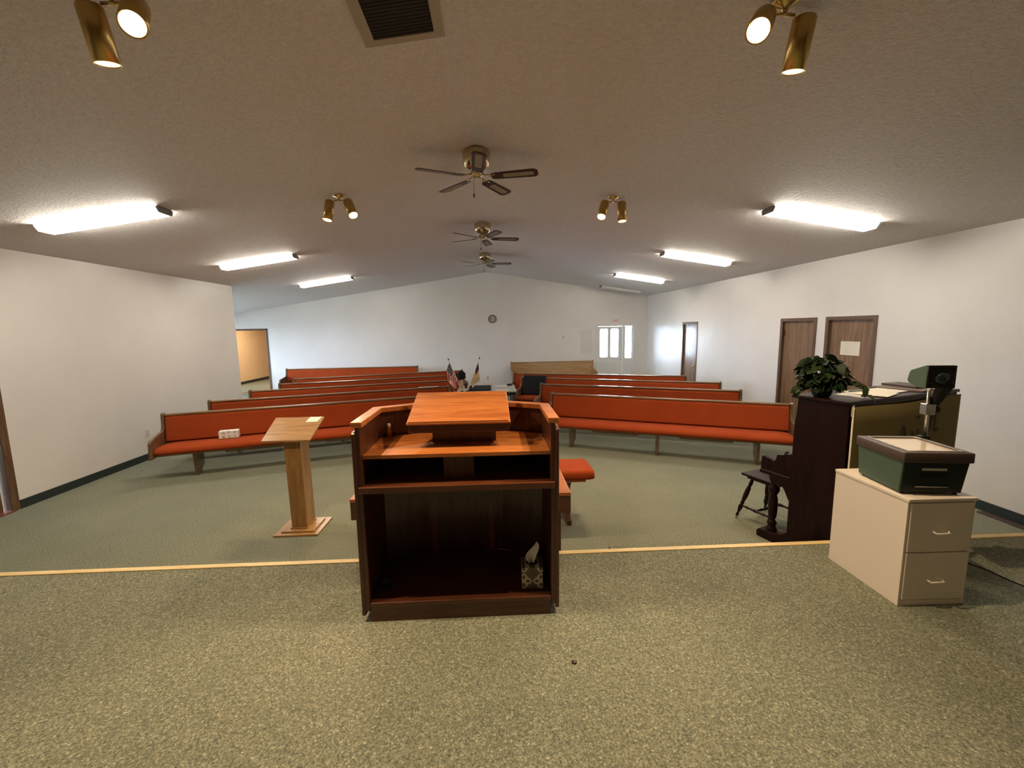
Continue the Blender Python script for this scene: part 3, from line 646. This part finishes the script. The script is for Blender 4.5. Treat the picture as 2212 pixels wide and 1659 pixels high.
# ------------------------------------------------------------------ communion table and bench behind it
t = thing('communion_table', 'reddish wooden table on the floor directly behind the pulpit', 'table', (-.24, 2.97, 0))
MB().box(-.80, .80, 0, .62, .725, .750).build('tabletop', 'pulpit_wood_lit', t, bev=.003)
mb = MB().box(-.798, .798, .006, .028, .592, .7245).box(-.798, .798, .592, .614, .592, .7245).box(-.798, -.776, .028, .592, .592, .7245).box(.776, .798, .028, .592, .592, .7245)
mb.build('apron', 'pulpit_shelf_shaded', t)
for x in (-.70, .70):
    for y in (.075, .55): MB().box(x-.032, x+.032, y-.032, y+.032, 0, .5915).build('leg', 'pulpit_wood_shaded', t, bev=.004)
t = thing('padded_bench', 'low wooden bench with orange cushion between the table and the front pews', 'bench', (.235, 4.17, 0))
pr = rrect(-.22, .22, .465, .565, .045, 5)
mb = MB(); V = []
for x, s_ in ((-.74, .80), (-.725, .92), (-.69, 1), (.69, 1), (.725, .92), (.74, .80)):
    V.append([mb.bm.verts.new((x, p[0]*(s_*.1+.9), .515+(p[1]-.515)*s_)) for p in pr])
for A, B in zip(V, V[1:]):
    for i in range(len(pr)): mb.face([A[i], A[(i+1) % len(pr)], B[(i+1) % len(pr)], B[i]], None, True)
mb.face(V[0][::-1]); mb.face(V[-1]); mb.build('cushion', 'pew_fabric', t)
MB().box(-.66, .66, -.19, .19, .445, .466).build('seat_board', 'pulpit_wood_lit', t)
for s in (-1, 1):
    MB().prism([(-.19, .0), (.19, .0), (.19, .05), (.12, .075), (.085, .16), (.075, .24), (.09, .34), (.15, .42), (.16, .4449), (-.16, .4449), (-.15, .42), (-.09, .34), (-.075, .24), (-.085, .16), (-.12, .075), (-.19, .05)], 'x', s*.50-.022, s*.50+.022).build('leg', 'pulpit_wood_shaded', t, bev=.003)
MB().box(-.478, .478, -.015, .015, .20, .27).build('stretcher', 'pulpit_wood_lit', t)

# ------------------------------------------------------------------ slim lectern on the main floor, left
t = thing('lectern', 'slim light oak lectern with slanted top on the floor left of the pulpit', 'lectern', (-1.913, 4.15, 0))
MB().box(-.208, .208, -.197, .190, 0, .018).build('base_plate', 'oak_wood', t, bev=.002)
MB().box(-.155, .155, -.150, .140, .0182, .034).build('base_step', 'oak_wood', t, bev=.002)
MB().box(-.088, .078, -.102, .110, .0342, .048).build('post_collar', 'oak_wood', t, bev=.002)
MB().hexa([(-.076, -.09, .0482), (.072, -.09, .0482), (.072, .10, .0482), (-.076, .10, .0482), (-.092, -.09, .925), (.064, -.09, .925), (.064, .10, .990), (-.092, .10, .990)]).build('post', 'oak_upright', t, bev=.002)
sl = (1.093-.938)/.30
def bz(y): return .938+(y+.15)*sl
MB().hexa([(-.262, -.155, bz(-.155)-.018), (.186, -.155, bz(-.155)-.018), (.214, .155, bz(.155)-.018), (-.262, .155, bz(.155)-.018),
           (-.262, -.155, bz(-.155)), (.186, -.155, bz(-.155)), (.214, .155, bz(.155)), (-.262, .155, bz(.155))]).build('desk_board', 'oak_wood', t, bev=.002)
o = MB().hexa([(-1.855, 4.228, bz(.078)+.001), (-1.742, 4.228, bz(.078)+.001), (-1.718, 4.298, bz(.148)+.001), (-1.834, 4.298, bz(.148)+.001),
               (-1.855, 4.228, bz(.078)+.004), (-1.742, 4.228, bz(.078)+.004), (-1.718, 4.298, bz(.148)+.004), (-1.834, 4.298, bz(.148)+.004)]).build('paper_slip', 'paper_white')
tag(o, 'white paper slip on the top right corner of the oak lectern', 'paper')

# ------------------------------------------------------------------ upright piano
PA, PB = R(19), (2.655, 3.005)
def pw(x, y, z=0): return (PB[0]+x*math.cos(PA)-y*math.sin(PA), PB[1]+x*math.sin(PA)+y*math.cos(PA), z)
t = thing('upright_piano', 'dark mahogany upright piano seen from its side, keyboard facing the pews', 'piano', pw(0, 0), PA)
PLn = 1.47
for x0, x1 in ((0, .035), (PLn-.035, PLn)):
    MB().prism([(.0, 0.0), (.0, 1.342), (.385, 1.342), (.392, 1.20), (.405, 1.12), (.405, .86), (.430, .845), (.455, .848), (.462, .862), (.475, .832), (.515, .822), (.535, .818), (.545, .775), (.560, .752), (.60, .765), (.66, .775), (.678, .768), (.682, .74), (.682, .655), (.665, .632), (.66, .618), (.600, .615), (.565, .585), (.535, .545), (.50, .528), (.47, .545), (.445, .510), (.42, .46), (.405, .44), (.405, 0.0)], 'x', x0, x1).build('side_panel', 'piano_wood', t, bev=.004)
    MB().box(x0-.008, x1+.008, .40, .69, .612, .650).build('arm_moulding', 'piano_wood', t, bev=.008)
lid = MB().box(-.022, PLn+.022, -.010, .430, 1.3425, 1.368).build('lid', 'piano_wood', t, bev=.007)
MB().box(.035, PLn-.035, .34, .385, .86, 1.34).build('upper_front_board', 'piano_wood', t)
MB().box(.035, PLn-.035, .34, .375, .06, .60).build('lower_front_board', 'piano_wood', t)
MB().box(.035, PLn-.035, .002, .03, .05, 1.34).build('back_frame', 'piano_wood', t)
MB().box(.035, PLn-.035, .36, .66, .600, .655).build('key_bed', 'piano_wood', t)
MB().box(.036, PLn-.036, .655, .675, .655, .70).build('key_slip', 'piano_wood', t)
MB().box(.036, PLn-.036, .385, .52, .70, .81).build('fallboard', 'piano_wood', t, bev=.01)
MB().box(.10, PLn-.10, .50, .655, .656, .705).build('white_keys', 'paper_white', t, bev=.001)
mb = MB()
for i in range(50):
    if i % 7 in (1, 2, 4, 5, 6): x = .10+(PLn-.20)*(i+.0)/50; mb.box(x-.006, x+.006, .50, .595, .706, .716)
mb.build('black_keys', 'black_plastic', t)
for x in (.06, PLn-.06):
    MB().lathe([(.044, .0), (.046, .02), (.034, .035), (.030, .05), (.042, .075), (.030, .095), (.022, .11), (.033, .13), (.038, .20), (.036, .30), (.026, .34), (.040, .365), (.048, .395), (.040, .42), (.026, .445), (.040, .47), (.046, .50), (.046, .514)], (x, .585, .085), seg=24).build('leg', 'piano_wood', t)
    MB().prism([(.40, 0), (.69, 0), (.695, .05), (.67, .078), (.60, .085), (.52, .090), (.45, .12), (.40, .16)], 'x', x-.055, x+.045).build('toe_block', 'piano_wood', t, bev=.006)
MB().box(0, PLn, .385, .41, .0, .055).build('bottom_rail', 'piano_wood', t)
# cloth on its back, with the faint marks
t = thing('backing_cloth', 'olive brown sheet covering the back of the piano, with faint dark lettering', 'cloth', pw(0, 0), PA)
MB().grid(lambda u, v: Vector((.012+(PLn-.004)*u, -.020+.003*math.sin(9*u)*v-.004*math.sin(5*u+3*v), .06+(1.320-.06-.018*math.sin(PI*min(1, max(0, (u-.05)/.28)))*0+.014*math.cos(7*u)*.6)*v)), 40, 10).build('sheet', 'olive_cloth', t, thick=.003)
MB().tube([(.012, -.022, .06), (.014, -.024, .7), (.014, -.022, 1.33)], .006, 8).build('side_hem', 'paper', t)
MB().prism([(-.003, 1.33), (.018, 1.345), (.012, 1.27), (-.006, 1.262)], 'y', -.024, -.020).build('tape_flap', 'paper', t)
def stroke(pts, w=.010, dep=-.0265):
    P = [Vector((p[0], dep, p[1])) for p in pts]; mb = MB(); N = []
    for i, p in enumerate(P):
        d_ = (P[min(i+1, len(P)-1)]-P[max(0, i-1)]).normalized(); n_ = Vector((-d_.z, 0, d_.x))
        N.append((p+n_*w/2, p-n_*w/2))
    for (a, b), (c, d_) in zip(N, N[1:]): mb.hexa([a, b, d_, c, a+Vector((0, .002, 0)), b+Vector((0, .002, 0)), d_+Vector((0, .002, 0)), c+Vector((0, .002, 0))])
    return mb
for pts, w_ in ([[(.640, 1.00), (.645, 1.07), (.668, 1.128), (.692, 1.10), (.702, 1.04), (.705, .99)], .016], [[(.80, 1.00), (.802, 1.07)], .02], [[(.872, .99), (.876, 1.085)], .014], [[(.862, 1.19), (.868, 1.165)], .018],
               [[(1.005, 1.035), (1.03, 1.045), (1.046, 1.09), (1.052, 1.19)], .014], [[(1.052, 1.14), (1.078, 1.195), (1.108, 1.195), (1.122, 1.13), (1.115, 1.07), (1.14, 1.035), (1.165, 1.06)], .013], [[(.50, 1.0), (.512, 1.02), (.53, 1.0)], .014], [[(.945, 1.0), (.955, 1.03)], .014]):
    stroke(pts, w_).build('lettering', 'faded_mark', t)
# things on the piano
def on_lid(name, label, cat, m, x, y, w_, d_, h_, rz, z=1.3685):
    o = MB().box(-w_/2, w_/2, -d_/2, d_/2, 0, h_).build(name, m, loc=pw(x, y, z), rotz=PA+R(rz), bev=min(.002, h_/3)); return tag(o, label, cat)
t2 = thing('sheet_music', 'loose cream sheets of music spread on the piano lid right of the plant', 'paper', pw(0, 0, 1.3685), PA)
for (x, y, a, h_) in ((.42, .18, 8, .002), (.62, .22, -6, .004), (.80, .20, 4, .006), (.56, .13, 14, .008)):
    mb = MB().box(-.15, .15, -.11, .11, h_-.0015, h_); mb.bm.transform(Matrix.Translation((x, y, 0)) @ Matrix.Rotation(R(a), 4, 'Z')); mb.build('sheet', 'paper', t2)
on_lid('grey_folder', 'flat grey folder lying on the piano lid below the projector head', 'folder', 'grey_cloth', 1.12, .20, .30, .34, .012, 5)
on_lid('dark_book', 'thin dark book on top of the grey folder on the piano', 'book', 'projector_brown', 1.22, .24, .22, .28, .018, -8, 1.3807)
on_lid('white_envelope', 'white envelope at the far right end of the piano lid', 'paper', 'paper_white', 1.36, .10, .16, .10, .006, 12)
on_lid('dark_pen', 'thin dark pen lying on the sheet music on the piano', 'pen', 'black_plastic', .52, .26, .13, .010, .009, -12, 1.3775)
on_lid('white_paper', 'white paper at the back of the piano lid behind the dark book', 'paper', 'paper_white', 1.32, .385, .15, .08, .010, 0)
# plant
P0 = pw(.085, .26, 1.3685)
t = thing('potted_plant', 'leafy green trailing plant in a dark pot on the piano corner', 'plant', P0)
MB().lathe([(.045, 0), (.062, .008), (.078, .05), (.080, .085), (.086, .095), (.084, .105), (.074, .103), (.072, .09), (.004, .085)], seg=28, cap=False).build('pot', 'pot_glaze', t)
random.seed(11); lf = MB(); stm = MB()
def leaf(mb, p, d_, up, s_, m_):
    d_ = Vector(d_).normalized(); side = d_.cross(Vector(up)); side = (side if side.length > .1 else d_.cross(Vector((1, 0, 0)))).normalized(); n_ = side.cross(d_).normalized()
    O_ = [(0, 0), (.12, .30), (-.04, .42), (.30, .56), (.62, .40), (.88, .16), (1.05, 0)]
    rows = []
    c = [mb.bm.verts.new(Vector(p)+d_*(a*s_)-n_*(.16*a*a*s_)) for a in (0, .35, .70, 1.05)]
    L_ = [mb.bm.verts.new(Vector(p)+d_*(a*s_)+side*(b*s_)+n_*(.14*b*s_)-n_*(.16*max(a, 0)**2*s_)) for a, b in ((-.08, .26), (.10, .46), (.45, .44), (.80, .20))]
    Q_ = [mb.bm.verts.new(Vector(p)+d_*(a*s_)-side*(b*s_)+n_*(.14*b*s_)-n_*(.16*max(a, 0)**2*s_)) for a, b in ((-.08, .26), (.10, .46), (.45, .44), (.80, .20))]
    for K in (L_, Q_):
        mb.face([c[0], K[0], K[1]], m_, True); mb.face([c[0], K[1], K[2], c[1]], m_, True); mb.face([c[1], K[2], K[3], c[2]], m_, True); mb.face([c[2], K[3], c[3]], m_, True)
for i in range(170):
    th = random.uniform(0, 2*PI); ph = math.acos(random.uniform(-.62, 1)); r_ = random.uniform(.65, 1.0)
    p = Vector((.155*r_*math.sin(ph)*math.cos(th), .155*r_*math.sin(ph)*math.sin(th), .175+.155*r_*math.cos(ph)))
    o_ = Vector((math.cos(th)*math.sin(ph), math.sin(th)*math.sin(ph), math.cos(ph)*.4-.55+random.uniform(-.45, .45)))
    leaf(lf, p, o_, (random.uniform(-.9, .9), random.uniform(-.9, .9), random.uniform(.3, 1)), random.uniform(.055, .088), 'leaf' if random.random() < .8 else 'leaf_pale')
    if i % 4 == 0: stm.tube([(0, 0, .09), p*.55+Vector((0, 0, .06)), p], .0022, 5)
for trail in ([(.05, .0, .16), (.12, -.05, .14), (.18, -.09, .11), (.225, -.12, .09), (.245, -.15, .045), (.25, -.165, .015)], [(-.05, 0, .18), (-.12, .01, .16), (-.175, .0, .12), (-.20, .0, .07), (-.205, -.01, .02)], [(-.03, -.03, .14), (-.08, -.05, .09), (-.10, -.07, .04)]):
    stm.tube(trail, .0022, 5)
    for a, b in zip(trail, trail[1:]):
        for q in (0, .33, .66):
            p = Vector(a).lerp(Vector(b), q)
            leaf(lf, p, (random.uniform(-1, 1), random.uniform(-1, .3), random.uniform(-.8, .2)), (random.uniform(-.8, .8), -.8, .7), random.uniform(.04, .065), 'leaf_pale' if random.random() < .5 else 'leaf')
lf.build('foliage', None, t); stm.build('stems', 'leaf_pale', t)
# stool with turned splayed legs
t = thing('piano_stool', 'small dark wooden stool with splayed turned legs at the piano keyboard', 'stool', pw(.36, .85), PA)
MB().box(-.19, .19, -.17, .17, .455, .480).build('seat', 'piano_wood', t, bev=.006)
MB().box(-.15, .15, -.13, .13, .425, .4545).build('seat_frame', 'piano_wood', t)
tp = [(.012, 0), (.014, .02), (.010, .05), (.019, .09), (.022, .12), (.013, .15), (.020, .165), (.013, .18), (.019, .20), (.024, .26), (.021, .33), (.014, .36), (.018, .38), (.014, .445)]
for sx in (-1, 1):
    for sy in (-1, 1):
        b0 = Vector((sx*.205, sy*.185, .014)); b1 = Vector((sx*.115, sy*.095, .426)); dd = b1-b0
        g = MB().lathe([(r_, z*dd.length/.445) for r_, z in tp], b0, axis_mtx(dd), 16).build('leg', 'piano_wood', t)
        MB().lathe([(.004, -.014), (.013, -.010), (.015, 0), (.013, .008), (.006, .012)], b0, None, 14).build('glass_foot', 'brass', g)
def strt(a, b):
    a, b = Vector(a), Vector(b); L_ = (b-a).length
    return MB().lathe([(.007, 0), (.009, L_*.15), (.014, L_*.22), (.009, L_*.30), (.012, L_*.42), (.017, L_*.5), (.012, L_*.58), (.009, L_*.70), (.014, L_*.78), (.009, L_*.85), (.007, L_)], a, axis_mtx(b-a), 14)
for sx in (-1, 1): strt((sx*.178, -.158, .135), (sx*.178, .158, .135)).build('stretcher', 'piano_wood', t)
strt((-.176, 0, .135), (.176, 0, .135)).build('stretcher', 'piano_wood', t)

# ------------------------------------------------------------------ filing cabinet with overhead projector
t = thing('filing_cabinet', 'white two-drawer filing cabinet at the right edge of the platform', 'cabinet', (2.518, 2.43, PZ), R(-1.0))
w2, d2, H_ = .196, .262, .644
mb = MB().box(-w2, -w2+.014, -d2+.004, d2, .0, H_-.016).box(w2-.014, w2, -d2+.004, d2, .0, H_-.016).box(-w2+.014, w2-.014, d2-.012, d2, .0, H_-.016).box(-w2+.014, w2-.014, -d2+.02, d2-.012, .0, .03)
mb.box(-w2+.014, w2-.014, -d2+.004, -d2+.018, .0, .035)
mb.build('body', 'cabinet_paint', t, bev=.002)
MB().box(-w2-.004, w2+.004, -d2-.004, d2+.002, H_-.0155, H_+.004).build('top', 'cabinet_paint', t, bev=.003)
for z0, z1 in ((.040, .325), (.331, .622)):
    q = MB().box(-w2+.017, w2-.017, -d2-.002, -d2+.30, z0, z1).build('drawer', 'cabinet_paint', t, bev=.003)
    zc = z0+(z1-z0)*.40; MB().tube([(-.045, -d2-.002, zc+.008), (-.038, -d2-.022, zc), (.038, -d2-.022, zc), (.045, -d2-.002, zc+.008)], .0065, 8).build('handle', 'white_metal', q)
CZ = PZ+H_+.005
t = thing('overhead_projector', 'green overhead projector on top of the white filing cabinet', 'projector', (2.525, 2.395, CZ), R(-8.5))
w3, d3 = .172, .188
for x in (-.14, .14):
    for y in (-.15, .15): MB().lathe([(.012, 0), (.010, .010)], (x, y, -.0005), seg=14).build('foot', 'black_plastic', t)
MB().hexa([(-w3+.004, -d3+.02, .0095), (w3-.022, -d3+.02, .0095), (w3-.022, d3-.02, .0095), (-w3+.004, d3-.02, .0095), (-w3, -d3, .215), (w3-.004, -d3, .215), (w3-.004, d3, .215), (-w3, d3, .215)]).build('body_case', 'projector_green', t, bev=.008)
MB().hexa([(-w3+.006, -d3+.010, .014), (w3-.022, -d3+.010, .014), (w3-.022, -d3+.03, .014), (-w3+.006, -d3+.03, .014), (-w3+.002, -d3-.004, .200), (w3-.006, -d3-.004, .200), (w3-.006, -d3+.03, .200), (-w3+.002, -d3+.03, .200)]).build('front_face', 'projector_dark', t, bev=.003)
MB().box(-.075, .055, -d3-.001, -d3+.02, .146, .172).build('label_plate', 'light_grey', t)
MB().box(-.078, .056, -d3+.000, -d3+.02, .105, .135).build('vent_slot', 'black_plastic', t)
MB().tube([(-.10, -d3+.003, .05), (-.02, -d3-.004, .052), (.07, -d3+.003, .05)], .003, 8).build('carry_handle', 'silver', t)
plate(rect(-w3-.008, w3+.012, -d3-.010, d3+.006), [rect(-w3+.040, w3-.030, -d3+.030, d3-.035)], 'z', .193, .252).build('top_bezel', 'projector_brown', t, bev=.006)
MB().box(-w3+.040, w3-.030, -d3+.030, d3-.035, .236, .247).build('glass_stage', 'platen', t)
plate(rect(-w3+.028, w3-.018, -d3+.018, d3-.023), [rect(-w3+.040, w3-.030, -d3+.030, d3-.035)], 'z', .2521, .2555).build('stage_frame', 'silver', t)
ppx, ppy = .205, .165
MB().box(ppx-.035, ppx+.02, ppy-.02, ppy+.02, .20, .262).build('post_mount', 'projector_dark', t, bev=.003)
MB().tube([(ppx, ppy, .262), (ppx, ppy, .575)], .0115, 14).build('post', 'silver', t)
q = MB().box(ppx-.030, ppx+.028, ppy-.024, ppy+.024, .400, .470).build('focus_bracket', 'silver', t, bev=.004)
for x in (-.02, .018):
    for z in (.412, .458): MB().lathe([(.006, 0), (.005, .005)], (ppx+x, ppy-.024, z), axis_mtx((0, -1, 0)), 10).build('screw', 'silver', q)
MB().lathe([(.018, 0), (.024, .010), (.024, .026), (.010, .034)], (ppx+.028, ppy, .435), axis_mtx((1, 0, 0)), 18).build('focus_knob', 'black_plastic', t)
MB().hexa([(ppx+.012, ppy-.018, .46), (ppx+.050, ppy-.018, .46), (ppx+.050, ppy+.018, .46), (ppx+.012, ppy+.018, .46), (ppx-.01, ppy-.10, .590), (ppx+.055, ppy-.10, .590), (ppx+.055, ppy-.05, .590), (ppx-.01, ppy-.05, .590)]).build('head_arm', 'black_plastic', t, bev=.003)
hx0, hx1, hy0, hy1 = .045, .200, .0, .125
hd = MB().prism([(hy0, .592), (hy0, .725), (hy0+.008, .728), (hy1-.01, .690), (hy1, .675), (hy1+.012, .628), (hy1, .612), (hy0+.055, .590)], 'x', hx0, hx1).build('projection_head', 'projector_green', t, bev=.002)
plate(rect(hx0+.001, hx1-.001, .593, .726), [rect(hx0+.012, hx1-.012, .604, .712)], 'y', hy0-.007, hy0-.0005).build('head_frame', 'black_plastic', hd)
MB().box(hx0+.012, hx1-.012, hy0-.003, hy0-.0005, .604, .712).build('mirror', 'black_plastic', hd)
MB().lathe([(.034, 0), (.036, .012), (.028, .016), (.004, .022)], ((hx0+hx1)/2, hy0-.003, .652), axis_mtx((0, -1, -.3)), 24).build('lens', 'pot_glaze', hd)
# power cord on the carpet
pts = [(2.76, 2.70, PZ+.012), (2.95, 2.72, PZ+.008), (3.12, 2.66, PZ+.006), (3.22, 2.50, PZ+.006), (3.24, 2.34, PZ+.006), (3.30, 2.10, PZ+.006), (3.45, 1.85, PZ+.006)]
def cr(P, n=8):
    P = [Vector(p) for p in P]; O_ = []
    for i in range(len(P)-1):
        a, b, c, d_ = P[max(i-1, 0)], P[i], P[i+1], P[min(i+2, len(P)-1)]
        for k_ in range(n): u = k_/n; O_.append(.5*((2*b)+(-a+c)*u+(2*a-5*b+4*c-d_)*u*u+(-a+3*b-3*c+d_)*u**3))
    return O_+[P[-1]]
o = MB().tube(cr(pts), .0045, 8).build('power_cord', 'black_plastic'); tag(o, 'black power cord running from behind the cabinet across the platform carpet', 'cord')
o = MB().lathe([(.001, 0), (.014, .002), (.010, .006), (.001, .007)], (.372, 1.88, PZ+.001), seg=8).build('carpet_crumb', 'blade_wood'); tag(o, 'tiny dark crumb lying on the platform carpet in the foreground', 'debris')
